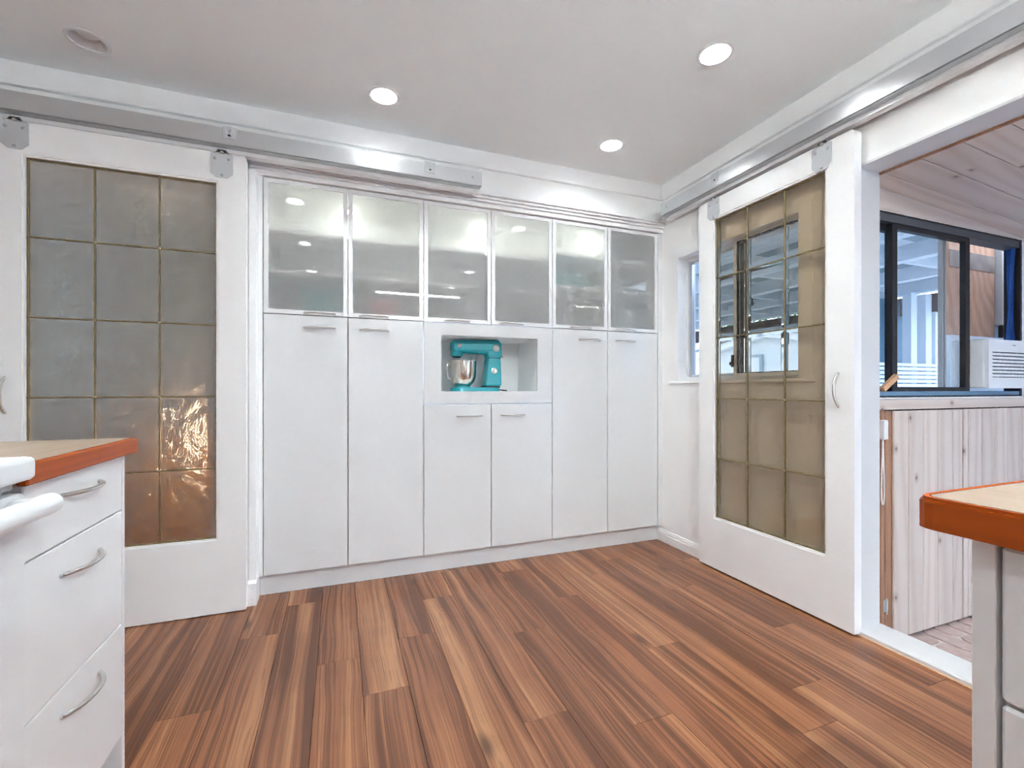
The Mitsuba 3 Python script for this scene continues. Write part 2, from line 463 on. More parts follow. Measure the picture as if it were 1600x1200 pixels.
# ------------------------------------------------------------------ hall behind the left sliding door
struct('hall_floor', bx(-2.6, -0.03, 0.12, 2.3, -0.10, 0.0), 'hall_floor')
struct('hall_ceiling', ext(sbox(-2.6, 0.12, -0.02, 2.32).difference(Point(-0.60, 0.72).buffer(RL, 24)), 'z', CEIL, CEIL + 0.02), 'ceiling')
struct('hall_wall_back', bx(-2.7, -0.02, 2.3, 2.4, 0, CEIL), 'hall_wall')
struct('hall_wall_left', cat(bx(-2.7, -2.6, 0.0, 0.6, 0, CEIL), bx(-2.7, -2.6, 1.9, 2.4, 0, CEIL), bx(-2.7, -2.6, 0.6, 1.9, 0, 0.9), bx(-2.7, -2.6, 0.6, 1.9, 2.1, CEIL)), 'hall_wall')
struct('hall_wall_right', bx(-0.09, -0.03, 0.12, 2.4, 0, CEIL), 'hall_wall')

# ------------------------------------------------------------------ downlights
can_prof = [(RL - 0.001, 0.0), (RL - 0.006, 0.030), (0.052, 0.036), (0.052, 0.09), (0.0, 0.09)]


def downlight(x, y, radiance, label, group, col=LAMP_RGB, zc=CEIL, deep=0.034):
    t = thing('recessed_downlight', label, 'ceiling light', group)
    tr = lathe([(RL - 0.002, 0.004), (RL - 0.002, -0.003), (RL + 0.006, -0.004), (RL + 0.011, -0.0015), (RL + 0.011, 0.0)], (x, y, zc), n=48)
    part(t, 'trim_ring', tr, 'alu_white', smooth=40)
    can = lathe([(RL - 0.0015, 0.0), (0.0535, deep), (0.0535, deep + 0.05), (0, deep + 0.05), (0, deep + 0.054), (0.0575, deep + 0.054), (0.0575, deep), (RL - 0.0002, 0.0)], (x, y, zc + 0.001), n=48)
    part(t, 'reflector_can', can, 'trim', smooth=40)
    lens = lathe([(0, deep - .016), (.018, deep - .014), (.034, deep - .008), (.045, deep + .001), (.050, deep + .010), (.050, deep + .014), (0, deep + .014)], (x, y, zc + .002), n=40)
    d = mikit.ply(lens, M['white_plastic'])
    if radiance:
        d['emitter'] = {'type': 'area', 'radiance': rgb([radiance * c for c in col])}
    part(t, 'lens', d, None)
    return t


LL = ['recessed ceiling downlight above the end of the left rail, left of centre', 'recessed ceiling downlight nearest the far corner, smallest of those in view', 'bright recessed ceiling downlight at the top right, nearest the right rail',
      'unlit recessed ceiling downlight at the far left above the left sliding door']
LL += ['recessed ceiling downlight behind the camera, ' + w_ for w_ in ('first of the left row', 'second of the left row', 'third of the left row', 'first of the right row', 'second of the right row', 'third of the right row', 'nearer one at the far left', 'farther one at the far left')]
for i, (lx, ly) in enumerate(LAMPS):
    downlight(lx, ly, 0 if i == 3 else LAMP, LL[i], 'recessed ceiling downlights')
downlight(-0.60, 0.72, 300.0, 'recessed downlight in the hall behind the left sliding door', None, (1.0, 0.72, 0.48), deep=0.11)

# long tube pendant behind the camera, mirrored in the cabinet glass
t = thing('tube_light', 'slim white tube pendant hanging behind the camera', 'ceiling light')
part(t, 'cap', tube([(0.742, -3.0, 2.185), (0.76, -3.0, 2.185)], 0.014, 14), 'white_plastic')
part(t, 'cap', tube([(1.76, -3.0, 2.185), (1.778, -3.0, 2.185)], 0.014, 14), 'white_plastic')
for u in (0.95, 1.57):
    part(t, 'suspension_wire', tube([(u, -3.0, 2.1965), (u, -3.0, CEIL - .0005)], 0.0012, 6), 'alu')
tb = tube([(0.7605, -3.0, 2.185), (1.7595, -3.0, 2.185)], 0.012, 12)
d = mikit.ply(tb, M['white_plastic'])
d['emitter'] = {'type': 'area', 'radiance': rgb([102, 113, 116])}
part(t, 'tube', d, None)

# ------------------------------------------------------------------ built-in cabinets
Z1, Z2, Z3 = 0.1066, 1.4256, 2.1085
G = 0.0019
DEP = 0.40


def slab_door(x0, x1, z0, z1):
    """A lacquered door front with soft edges and a very slight shadow-line bevel."""
    return bx(x0 + G, x1 - G, 0.0, 0.019, z0 + G, z1 - G, 0.0022)


def bow_handle(L, proj=0.024, r=(0.0042, 0.0032), n=17):
    """A bow handle along u, standing proud towards -w."""
    u = np.linspace(-L / 2, L / 2, n)
    w = -proj * (1 - (np.abs(u) / (L / 2)) ** 2.6)
    w[0] = w[-1] = 0.002
    p = np.stack([u, w, 0 * u], 1)
    body = tube(p, np.stack([np.full(n, r[0]) * (1.15 - 0.25 * np.abs(np.linspace(-1, 1, n))), np.full(n, r[1])], 1), 10)
    feet = [lathe([(0, 0), (0.0052, 0), (0.0048, 0.005), (0, 0.006)], (s * (L / 2 - 0.001), 0, 0), '-y', 12) for s in (-1, 1)]
    return cat(body, *feet)


HANDLE = mikit.ply(bow_handle(0.152, .026, (.0062, .0042)), M['steel'], smooth=50)
HTALL = {}
BOXB = (0.0205, DEP)


def put_handle(parent, x, z, L=0.152):
    part(parent, 'handle', HANDLE, None, to=T().translate([x, 0, z]), label='curved bow handle')


def carcass(x0, x1, z0, z1, y0=0.021, y1=DEP, t=0.016):
    e = 0.0006
    return cat(bx(x0 + e, x0 + t, y0, y1, z0 + e, z1 - e), bx(x1 - t, x1 - e, y0, y1, z0 + e, z1 - e), bx(x0 + t, x1 - t, y0, y1, z0 + e, z0 + t), bx(x0 + t, x1 - t, y0, y1, z1 - t, z1 - e), bx(x0 + t, x1 - t, y1 - 0.008, y1, z0 + t, z1 - t))


def pantry(x0, lab):
    t = thing('pantry_cabinet', lab, 'cabinet', None)
    part(t, 'body', carcass(x0, x0 + 0.8, Z1 + 0.002, Z2 - 0.002), 'carcass')
    hx = ((x0 + 0.263, x0 + 0.536) if x0 < 1 else (x0 + 0.267, x0 + 0.54))
    for i in (0, 1):
        d = part(t, 'door', slab_door(x0 + .4 * i, x0 + .4 * i + .4, Z1, Z2), 'lacquer', smooth=20)
        put_handle(d, hx[i], 1.363)
    return t


pantry(0.0, 'tall white two-door pantry cabinet beside the left sliding door, left of the mixer niche')
pantry(1.6, 'tall white two-door pantry cabinet against the right wall, right of the mixer niche')

t = thing('niche_cabinet', 'white middle cabinet with an open niche for the mixer above two doors', 'cabinet')
part(t, 'body', carcass(0.8, 1.6, Z1 + 0.002, 0.955), 'carcass')
part(t, 'niche_box', cat(bx(0.884, 0.9, 0.0195, .34, 1.03, 1.37), bx(1.4985, 1.5145, 0.0195, .34, 1.03, 1.37), bx(0.884, 1.5145, 0.0195, .34, 1.014, 1.0305), bx(0.884, 1.5145, 0.0195, .34, 1.354, 1.37), bx(0.884, 1.5145, .33, .34, 1.0305, 1.354)), 'niche')
pan = Polygon([(0.8 + G, 0.957 + G), (1.6 - G, 0.957 + G), (1.6 - G, Z2 - G), (0.8 + G, Z2 - G)], [[(0.9, 1.031), (1.4985, 1.031), (1.4985, 1.3535), (0.9, 1.3535)]])
part(t, 'surround', ext(pan, 'y', 0.0, 0.019), 'lacquer')
for i, hx in ((0, 1.066), (1, 1.339)):
    d = part(t, 'door', slab_door(0.8 + .4 * i, 1.2 + .4 * i, Z1, 0.957), 'lacquer', smooth=20)
    put_handle(d, hx, 0.888)

FW = 0.022


def glass_cabinet(x0, lab, shelves, split=False):
    t = thing('glass_cabinet', lab, 'cabinet')
    part(t, 'body', carcass(x0, x0 + 0.8, Z2 + 0.0015, Z3), 'carcass')
    if split:
        part(t, 'divider', bx(x0 + .392, x0 + .408, 0.024, DEP - .009, Z2 + .018, Z3 - .018), 'carcass')
    for z in shelves:
        if split:
            for a, b in ((x0 + .017, x0 + .3915), (x0 + .4085, x0 + .783)):
                part(t, 'shelf', bx(a, b, 0.035, DEP - .009, z - .018, z, .001), 'porcelain')
        else:
            part(t, 'shelf', bx(x0 + .017, x0 + .783, 0.035, DEP - .009, z - .018, z, .001), 'porcelain')
    hs = {0.0: (0.2635, 0.5335), 0.8: (0.992, 1.3275), 1.6: (1.802, 2.1425)}[x0]
    for i in (0, 1):
        a, b = x0 + .4 * i + G, x0 + .4 * i + .4 - G
        d = part(t, 'door', ext(ring(a, b, Z2 + G, Z3 - G, FW), 'y', 0.0, 0.019), 'alu_white')
        part(d, 'glass_pane', bx(a + FW - .002, b - FW + .002, 0.0055, 0.0056, Z2 + FW, Z3 - FW), 'cab_front') if False else None
        q = np.array([[a + FW, .006, Z2 + FW + G], [b - FW, .006, Z2 + FW + G], [b - FW, .006, Z3 - FW - G], [a + FW, .006, Z3 - FW - G]])
        part(d, 'glass_pane', (q, [[0, 1, 2], [0, 2, 3]]), 'cab_front', label='frosted glass pane')
        part(d, 'frosted_back', (q + np.array([0, .004, 0]), [[0, 1, 2], [0, 2, 3]]), 'frost')
        put_handle(d, hs[i], Z2 + 0.012)
        hx = a + FW + .006 if i == 0 else b - FW - .006
        for z in (Z2 + .075, Z3 - .085):
            part(d, 'hinge', bx(hx - .009, hx + .009, .0115, .03, z - .007, z + .007, .002), 'white_plastic')
    return t


glass_cabinet(0.0, 'frosted glass wall cabinet above the left pantry doors', (1.865, 1.66))
glass_cabinet(0.8, 'frosted glass wall cabinet directly above the mixer niche', (1.865, 1.66))
glass_cabinet(1.6, 'frosted glass wall cabinet against the right wall', (1.915, 1.71), split=True)
for i, (px, py, where) in enumerate(((0.405, 0.26, 'left'), (1.21, 0.26, 'middle'), (1.955, 0.20, 'right'))):
    t = thing('puck_light', f'small glowing puck light inside the {where} frosted glass cabinet', 'light')
    part(t, 'housing', lathe([(0, 0), (0.034, 0), (0.034, -0.008), (0.030, -0.012), (0.028, -0.012), (0.028, -0.006), (0, -0.006)], (px, py, Z3 - 0.0165), n=32), 'white_plastic', smooth=40)
    le = trimesh.creation.cylinder(0.0275, 0.006, sections=32)
    le.apply_translation((px, py, Z3 - 0.0265))
    d = mikit.ply(le, M['white_plastic'])
    d['emitter'] = {'type': 'area', 'radiance': rgb([k * (.5 if i == 2 else 1.0) for k in (44.0, 46.5, 42.0)])}
    part(t, 'lens', d, None)

# things kept in the glass cabinets
zb, z2, z3 = Z2 + 0.0175, 1.66, 1.71


def jar(name, label, cat_, prof, x, y, z, m):
    key = key_for(name)
    scene[key] = mikit.ply(lathe(prof, (x, y, z)), M[m], smooth=35)
    labels[key] = {'label': label, 'category': cat_}


jar('canister', 'white canister at the bottom of the rightmost frosted glass door', 'canister', [(0, 0), (0.056, 0), (0.058, 0.003), (0.058, 0.135), (0.054, 0.142), (0.05, 0.146), (0, 0.148)], 2.25, 0.15, zb, 'porcelain')
jar('serving_bowl', 'reddish bowl at the bottom of the second frosted glass door from the left', 'bowl', [(0, 0), (0.05, 0), (0.055, 0.01), (0.085, 0.06), (0.098, 0.10), (0.094, 0.10), (0.08, 0.06), (0.045, 0.012), (0, 0.010)], 0.60, 0.16, zb, 'pink')
jar('vase', 'white vase at the bottom of the third frosted glass door from the left', 'vase', [(0, 0), (0.036, 0), (0.044, 0.03), (0.046, 0.07), (0.035, 0.10), (0.026, 0.12), (0.032, 0.14), (0.028, 0.14), (0.022, 0.12), (0, 0.11)], 1.10, 0.13, zb, 'porcelain')
jar('vase', 'white vase on the shelf behind the third frosted glass door from the left', 'vase', [(0, 0), (0.03, 0), (0.036, 0.03), (0.030, 0.07), (0.022, 0.10), (0.028, 0.12), (0.024, 0.12), (0.018, 0.10), (0, 0.09)], 1.12, 0.16, z2, 'porcelain')


def crate(label, x0, x1, y0, y1, z0, z1, m):
    t = thing('storage_box', label, 'box')
    part(t, 'base', cat(bx(x0, x1, y0, y1, z0 + .0005, z1 - .03, .003)), m)
    part(t, 'lid', cat(bx(x0 - .003, x1 + .003, y0 - .003, y1 + .003, z1 - .03, z1, .003)), m)


crate('teal box on the middle shelf behind the fifth frosted glass door', 1.66, 1.90, 0.12, 0.34, z3, z3 + 0.105, 'teal_box')
crate('dark brown box at the bottom of the third frosted glass door', 0.86, 0.98, 0.08, 0.30, zb, zb + 0.11, 'dark_box')
crate('teal box at the bottom of the leftmost frosted glass door', 0.17, 0.36, 0.12, 0.34, zb, zb + 0.135, 'teal_box')

# ------------------------------------------------------------------ stand mixer in the niche
t = thing('stand_mixer', 'turquoise stand mixer with a steel bowl standing in the cabinet niche', 'mixer')
FZ, MY = 1.031, 0.165
sp = lambda x, y, z, r: m3.Manifold.sphere(r, 24).translate([x, y, z])
cyl = lambda r0, r1, h: m3.Manifold.cylinder(h, r0, r1, 40)
base = m3.Manifold.batch_hull([cyl(.066, .062, .022).translate([1.055, MY, FZ]), cyl(.058, .054, .024).translate([1.25, MY, FZ])])
part(t, 'base', man(base), 'teal', smooth=35)
part(t, 'foot_pad', man(m3.Manifold.batch_hull([cyl(.054, .054, .006).translate([1.252, MY - .006, FZ + .0235]), cyl(.05, .05, .006).translate([1.232, MY - .006, FZ + .0235])])), 'black')
col = m3.Manifold.batch_hull([rbox(1.196, 1.306, MY - .054, MY + .054, FZ + .029, FZ + .06, .014), rbox(1.222, 1.302, MY - .044, MY + .044, FZ + .19, FZ + .232, .012)])
part(t, 'column', man(col), 'teal', smooth=35)
part(t, 'neck_seam', man(rbox(1.2225, 1.3035, MY - .0455, MY + .0455, FZ + .205, FZ + .209, .0015, 8)), 'black')
head = m3.Manifold.batch_hull([rbox(.992, 1.09, MY - .043, MY + .043, FZ + .232, FZ + .313, .028, 24), rbox(1.21, 1.314, MY - .048, MY + .048, FZ + .228, FZ + .319, .030, 24)])
head = head + m3.Manifold.batch_hull([rbox(1.215, 1.310, MY - .046, MY + .046, FZ + .211, FZ + .26, .014, 20)])
head = head + m3.Manifold.batch_hull([cyl(.034, .036, .012).translate([1.032, MY, FZ + .214]), cyl(.038, .038, .02).translate([1.032, MY, FZ + .235])])
part(t, 'head', man(head), 'teal', smooth=35)
part(t, 'hub', man(cyl(.026, .030, .008).translate([1.032, MY, FZ + .2055])), 'black', smooth=35)
part(t, 'beater_shaft', man(cyl(.006, .006, .05).translate([1.06, MY, FZ + .16])), 'chrome', smooth=35)
part(t, 'side_cap', lathe([(0, 0.012), (0.006, 0.012), (0.012, 0.009), (0.015, 0.0), (0.015, -0.02), (0, -0.02)], (1.036, MY - .0435, FZ + .276), '-y', 32), 'chrome', smooth=40, label='chrome attachment cap')
dome = lathe([(0, 0.014), (0.012, 0.0125), (0.02, 0.008), (0.025, 0.0), (0.025, -0.02), (0, -0.02)], (1.270, MY - .0475, FZ + .268), '-y', 40)
part(t, 'end_badge', dome, 'chrome', smooth=40, label='chrome end badge')
kn = lathe([(0, 0.020), (0.010, 0.020), (0.0125, 0.017), (0.0135, 0.004), (0.020, 0.0025), (0.022, 0.0), (0.022, -0.012), (0, -0.012)], (1.258, MY - .047, FZ + .125), '-y', 40)
part(t, 'speed_dial', kn, 'chrome', smooth=35, label='round chrome speed dial')
part(t, 'lock_lever', cat(bx(1.302, 1.321, MY - .03, MY - .022, FZ + .214, FZ + .219, .001)), 'black')
part(t, 'tilt_button', lathe([(0, 0.008), (0.004, 0.007), (0.005, 0), (0.005, -0.01), (0, -0.01)], (1.155, MY - .047, FZ + .238), '-y', 20), 'teal', smooth=40)
bp = [(0, 0.0), (0.045, 0.0), (0.047, 0.004), (0.052, 0.008), (0.068, 0.024), (0.079, 0.05), (0.084, 0.085), (0.0855, 0.135), (0.0855, 0.152), (0.089, 0.154), (0.089, 0.157), (0.084, 0.157), (0.083, 0.135), (0.081, 0.085), (0.076, 0.05), (0.065, 0.027), (0.04, 0.012), (0, 0.010)]
bowl = part(t, 'bowl', lathe(bp, (1.068, MY, FZ + .030), n=56), 'bowl', smooth=35, label='polished steel mixing bowl')
hp = [(1.068 - .084, MY - .02, FZ + .165), (1.068 - .097, MY - .026, FZ + .166), (1.068 - .104, MY - .028, FZ + .150), (1.068 - .104, MY - .028, FZ + .115), (1.068 - .097, MY - .026, FZ + .085), (1.068 - .082, MY - .02, FZ + .074)]
part(bowl, 'bowl_handle', tube(hp, np.tile([0.0035, 0.006], (6, 1)), 10), 'chrome', smooth=50)
part(t, 'bowl_clamp', man(cyl(.05, .047, .009).translate([1.068, MY, FZ + .0215])), 'teal', smooth=35)
cordp = [(1.30, MY + .03, FZ + .012), (1.325, MY - .02, FZ + .006), (1.328, MY - .075, FZ + .004), (1.30, MY - .085, FZ + .004)]
part(t, 'power_cord', tube(cordp, 0.0034, 10), 'black', smooth=50)

# ------------------------------------------------------------------ sliding doors


def leaded_door(lab, W_, z0, z1, gu0, gu1, gz0, gz1, xf, hu, hz, hangers, chip_side, thick=0.045):
    t = thing('sliding_door', lab, 'door')
    frame = Polygon([(0, z0), (W_, z0), (W_, z1 - .012), (W_ - .004, z1 - .004), (W_ - .012, z1), (0, z1)], [[(gu0, gz0), (gu1, gz0), (gu1, gz1), (gu0, gz1)]])
    part(t, 'frame', ext(frame, 'y', 0.0, thick), 'trim', to=xf)
    bead = Polygon([(gu0 - .001, gz0 - .001), (gu1 + .001, gz0 - .001), (gu1 + .001, gz1 + .001), (gu0 - .001, gz1 + .001)], [[(gu0 + .009, gz0 + .009), (gu1 - .009, gz0 + .009), (gu1 - .009, gz1 - .009), (gu0 + .009, gz1 - .009)]])
    part(t, 'glazing_bead', cat(ext(bead, 'y', 0.004, 0.012), ext(bead, 'y', 0.03, 0.04)), 'trim', to=xf)
    du, dz, c = (gu1 - gu0) / 3, (gz1 - gz0) / 5, 0.0032
    cames = []
    for i in range(0, 4):
        u = gu0 + i * du + (0.0115 if i == 0 else -0.0115 if i == 3 else 0)
        cames.append(bx(u - c, u + c, .0165, .0265, gz0, gz1, .001))
    for j in range(0, 6):
        z = gz0 + j * dz + (0.0115 if j == 0 else -0.0115 if j == 5 else 0)
        cames.append(bx(gu0, gu1, .0163, .0267, z - c, z + c, .001))
    lead = part(t, 'lead_came', cat(*cames), 'brass', to=xf, label='dark brass came lattice between the panes')
    dots = [lathe([(0, .0016), (.004, .001), (.006, 0), (0, 0)], (gu0 + i * du, .0163, gz0 + j * dz), '-y', 12) for i in (1, 2) for j in range(1, 5)]
    part(lead, 'solder_joint', cat(*dots), 'solder', to=xf)
    for j in range(5):
        for i in range(3):
            a, b = gu0 + i * du + (.0135 if i == 0 else c * .6), gu0 + (i + 1) * du - (.0135 if i == 2 else c * .6)
            e, g = gz0 + j * dz + (.0135 if j == 0 else c * .6), gz0 + (j + 1) * dz - (.0135 if j == 4 else c * .6)
            bw = 0.018
            if chip_side:
                part(t, 'glass_pane', bx(a, b, .0195, .0235, e, g), 'chip_glass', to=xf)
            else:
                q = np.array([[a + bw, .0185, e + bw], [b - bw, .0185, e + bw], [b - bw, .0185, g - bw], [a + bw, .0185, g - bw]])
                k = part(t, 'glass_pane', (q, [[0, 1, 2], [0, 2, 3]]), 'bronze_glass', to=xf)
                # bevelled rim: a closed wedge round the pane
                yb = .0245
                o = [(a, e), (b, e), (b, g), (a, g)]
                n_ = [(a + bw, e + bw), (b - bw, e + bw), (b - bw, g - bw), (a + bw, g - bw)]
                vs = [(u, .0225, z) for u, z in o] + [(u, .0185, z) for u, z in n_] + [(u, yb, z) for u, z in o] + [(u, yb, z) for u, z in n_]
                fs = []
                for s in range(4):
                    s2 = (s + 1) % 4
                    fs += [[s, s2, 4 + s2, 4 + s], [8 + s2, 8 + s, 12 + s, 12 + s2], [s2, s, 8 + s, 8 + s2], [4 + s, 4 + s2, 12 + s2, 12 + s]]
                part(k, 'bevel', (np.array(vs), fs), 'bevel_glass', to=xf)
    # hanger plates
    for hc in hangers:
        w, pz0, pz1 = .045, z1 - .118, z1 - .008
        pp = Polygon([(hc - w, pz1), (hc - w, pz0 + .022), (hc - w + .022, pz0), (hc + w - .022, pz0), (hc + w, pz0 + .022), (hc + w, pz1)])
        pk = part(t, 'hanger_plate', cat(ext(pp, 'y', -.004, -.0002)), 'zinc', to=xf, label='galvanised hanger plate')
        arch = Polygon([(hc - w + .004, pz1), (hc - .028, pz1 + .006), (hc - .016, pz1 + .022), (hc + .016, pz1 + .022), (hc + .028, pz1 + .006), (hc + w - .004, pz1)])
        part(pk, 'arch', ext(arch, 'y', .000, .0035), 'black', to=xf)
        ol = [(u_, -.0012, z_) for u_, z_ in list(arch.exterior.coords)[:-1]]
        part(pk, 'arch_rim', tube(ol, .0017, 6), 'zinc', to=xf)
        for su, sz in ((hc - .028, pz1 - .022), (hc + .028, pz1 - .022), (hc, pz0 + .012)):
            part(pk, 'bolt', lathe([(0, .004), (.004, .0038), (.0065, .002), (.007, 0), (0, 0)], (su, -.004, sz), '-y', 16), 'alu_dark', smooth=40, to=xf)
        part(pk, 'roller_nut', lathe([(0, .007), (.006, .006), (.008, 0), (0, 0)], (hc, -.001, pz1 + .008), '-y', 14), 'steel', smooth=40, to=xf)
    hd = bow_handle(0.145, .030, (.0075, .0045), 21)
    v = np.array(hd.vertices)
    hd.vertices = np.stack([hu + v[:, 2], v[:, 1], hz + v[:, 0]], 1)
    hd.fix_normals()
    part(t, 'handle', hd, 'steel', smooth=50, to=xf, label='curved steel pull handle')
    return t


DLY, DRX = -0.115, 2.380
leaded_door('white sliding door with textured smoky leaded glass left of the cabinets', .920, .005, 2.143, .115, .807, .343, 2.010, T().translate([-0.975, DLY, 0]), 0.062, 1.021, (.093, .822), True)
leaded_door('white sliding door with clear bronze bevelled leaded glass on the right wall', .885, .012, 2.142, .111, .768, .298, 2.031, T().translate([DRX, -0.405, 0]).rotate([0, 0, 1], -90), .820, 1.042, (.115, .748), False)


# ------------------------------------------------------------------ sliding rails
def rail(lab, length, xf, end_u, brackets, bolts, depth):
    """Along u from end_u to end_u + length; w = 0 is the fascia front, depth the wall face."""
    t = thing('sliding_rail', lab, 'door rail')
    a, b = end_u, end_u + length
    b_ = depth - 0.002
    sec = Polygon([(0, 2.171), (.003, 2.171), (.003, 2.242), (.050, 2.242), (.050, 2.247), (0, 2.247)])
    part(t, 'fascia', cat(ext(sec, 'x', a, b)), 'alu', to=xf, label='brushed aluminium fascia')
    e = 0.006
    tr = [Polygon([(.006, 2.166), (.038, 2.166), (.038, 2.170), (.010, 2.170), (.010, 2.232), (.080, 2.232), (.080, 2.176), (.076, 2.176), (.076, 2.170), (.084, 2.170), (.084, 2.236), (.006, 2.236)])]
    part(t, 'track', cat(*[ext(p, 'x', a + .004, b - .004) for p in tr]), 'alu_dark', to=xf)
    part(t, 'lower_channel', ext(Polygon([(.036, 2.1475), (.074, 2.1475), (.074, 2.1695), (.068, 2.1695), (.068, 2.1525), (.042, 2.1525), (.042, 2.1655), (.036, 2.1655)]), 'x', a + .004, b - .004), 'alu_white', to=xf)
    part(t, 'wall_plate', ext(Polygon([(.0845, 2.185), (b_, 2.185), (b_, 2.225), (.0845, 2.225)]), 'x', a + .01, b - .01), 'alu_dark', to=xf)
    part(t, 'end_cap', bx(b, b + .003, .0, .050, 2.171, 2.247), 'alu', to=xf)
    part(t, 'end_cap', bx(a - .003, a, .0, .050, 2.171, 2.247), 'alu', to=xf)
    for u in brackets:
        k = part(t, 'bracket', cat(bx(u - .028, u + .028, -.0035, -.0003, 2.196, 2.252, .001), bx(u - .028, u + .028, -.0035, .035, 2.2475, 2.2505), bx(u - .016, u + .016, .028, .034, 2.2505, 2.268, .001)), 'zinc', to=xf)
        part(k, 'screw', cat(lathe([(0, .004), (.005, .003), (.007, 0), (0, 0)], (u, -.0035, 2.236), '-y', 14)), 'steel', smooth=40, to=xf)
        part(k, 'slot', cat(bx(u - .006, u + .006, -.0042, -.0034, 2.208, 2.216)), 'black', to=xf)
    for u in bolts:
        part(t, 'bolt', lathe([(0, .003), (.004, .0025), (.006, 0), (0, 0)], (u, 0, 2.213), '-y', 14), 'alu_dark', smooth=40, to=xf)
    return t


rail('long aluminium sliding rail over the left door and the cabinet tops', 3.30, T().translate([0, -0.145, 0]), 1.094 - 3.30, (-0.117, 0.809, -1.05), (1.045,), 0.145)
rail('aluminium sliding rail along the right wall above the clear glass door and porch doorway', 3.30, T().translate([2.335, -0.115, 0.010]).rotate([0, 0, 1], -90), 0.0, (.460, 2.0), (.05,), 0.103)

# ------------------------------------------------------------------ left drawer unit, worktop, range
LX, LY0, LY1 = -0.193, -1.462, -1.046
t = thing('drawer_cabinet', 'white three-drawer base cabinet under the left worktop', 'cabinet')
part(t, 'body', cat(bx(-0.76, LX - .020, LY0, LY1 - .001, 0.10, 0.868), bx(-.76, -.26, LY0, LY1 - .02, 0.0, .0995)), 'lacquer')
part(t, 'end_panel', bx(-0.762, LX, LY1, LY1 + .016, 0.0, 0.868, .001), 'lacquer')
hv = None
for z0, z1_, hz in ((.7205, .866, .821), (.4155, .7175, .653), (.1105, .4125, .354)):
    d = part(t, 'drawer', bx(LX - .0195, LX, LY0 + G, LY1 - .002, z0, z1_, .0022), 'lacquer', smooth=20)
    hm = bow_handle(0.166, .028, (.0055, .0045), 21)
    v = np.array(hm.vertices)
    hm.vertices = np.stack([LX - v[:, 1], -1.255 + v[:, 0], hz + v[:, 2]], 1)
    hm.fix_normals()
    part(d, 'handle', hm, 'steel', smooth=50, label='curved bow handle')
t = thing('worktop', 'tan laminate worktop with an orange wood edge at the left', 'worktop')
part(t, 'surface', bx(-1.9, -0.190, -1.489, -1.004, .870, .9098), 'worktop')
part(t, 'edge_band', cat(bx(-0.190, -0.172, -1.489, -1.002, .8695, .9095, .003)), 'edge', label='orange wood edge strip')

t = thing('kitchen_range', 'white kitchen range with a rounded oven handle at the left edge', 'oven')
ry0, ry1 = -2.26, -1.500
part(t, 'body', bx(-0.80, -0.20, ry0, ry1, .0, .868, .004), 'enamel')
part(t, 'cooktop', man(rbox(-0.82, -0.155, ry0 - .004, -1.496, .884, .926, .010)), 'enamel', smooth=40)
part(t, 'vent_gap', bx(-0.78, -0.185, ry0 + .01, ry1 - .006, .868, .8845), 'alu_dark')
part(t, 'oven_door', bx(-0.1995, -0.166, ry0 + .006, ry1 - .004, .17, .862, .006), 'enamel')
hx = -0.128
part(t, 'handle', cat(man(m3.Manifold.batch_hull([m3.Manifold.sphere(.019, 24).translate([hx, ry1 - .02, .842]), m3.Manifold.sphere(.019, 24).translate([hx, ry0 + .02, .842]), m3.Manifold.sphere(.011, 20).translate([hx - .02, ry1 - .028, .842]), m3.Manifold.sphere(.011, 20).translate([hx - .02, ry0 + .028, .842])])),
                    bx(-.168, hx - .008, ry1 - .06, ry1 - .03, .828, .856, .004), bx(-.168, hx - .008, ry0 + .03, ry0 + .06, .828, .856, .004)), 'enamel', smooth=40)
part(t, 'drawer', bx(-0.1995, -0.168, ry0 + .006, ry1 - .004, .03, .163, .005), 'enamel')

# ------------------------------------------------------------------ right base cabinet and worktop
t = thing('base_cabinet', 'white base cabinet with drawers under the right worktop', 'cabinet')
RX = 1.075
part(t, 'body', cat(bx(RX + .021, 1.66, -3.6, -2.2535, .10, .868), bx(RX + .07, 1.66, -3.6, -2.28, 0, .0995)), 'lacquer')
part(t, 'corner_stile', bx(RX, RX + .021, -2.2755, -2.2535, .0, .868, .001), 'lacquer')
for z0, z1_ in ((.684, .864), (.40, .680), (.108, .396)):
    d = part(t, 'drawer', bx(RX, RX + .0195, -2.68, -2.2795, z0, z1_, .004), 'lacquer', smooth=20)
t = thing('worktop', 'tan laminate worktop with a rounded orange wood edge at the right', 'worktop')
wt = Polygon([(1.062, -3.65), (1.70, -3.65), (1.70, -2.214), (1.072, -2.214), (1.062, -2.222)])
part(t, 'surface', ext(wt, 'z', .870, .9098), 'worktop')
r = .006
pathp = [(1.052, -3.65), (1.052, -2.226), (1.0545, -2.216), (1.060, -2.208), (1.070, -2.2035), (1.080, -2.202), (1.70, -2.202)]
inn = [(1.70, -2.214), (1.080, -2.214), (1.0735, -2.215), (1.068, -2.218), (1.064, -2.222), (1.0625, -2.228), (1.0625, -3.65)]
band = Polygon(pathp + inn)
bandm = cat(ext(band, 'z', .8695, .9035), ext(band.buffer(-.0022, join_style=2), 'z', .9035, .9092))
lo, hi = np.array(band.exterior.coords)[:-1], None
bb_ = m3.CrossSection([np.array(band.exterior.coords)[:-1][::1 if band.exterior.is_ccw else -1]])
mb = m3.Manifold.batch_boolean([m3.Manifold.extrude(bb_, .034).translate([0, 0, .8695]), m3.Manifold.extrude(bb_.offset(-.0012, m3.JoinType.Round, 2, 16), .002).translate([0, 0, .9035]), m3.Manifold.extrude(bb_.offset(-.003, m3.JoinType.Round, 2, 16), .004).translate([0, 0, .9055])], m3.OpType.Add)
part(t, 'edge_band', man(mb), 'edge', label='orange wood edge strip with a rounded corner')

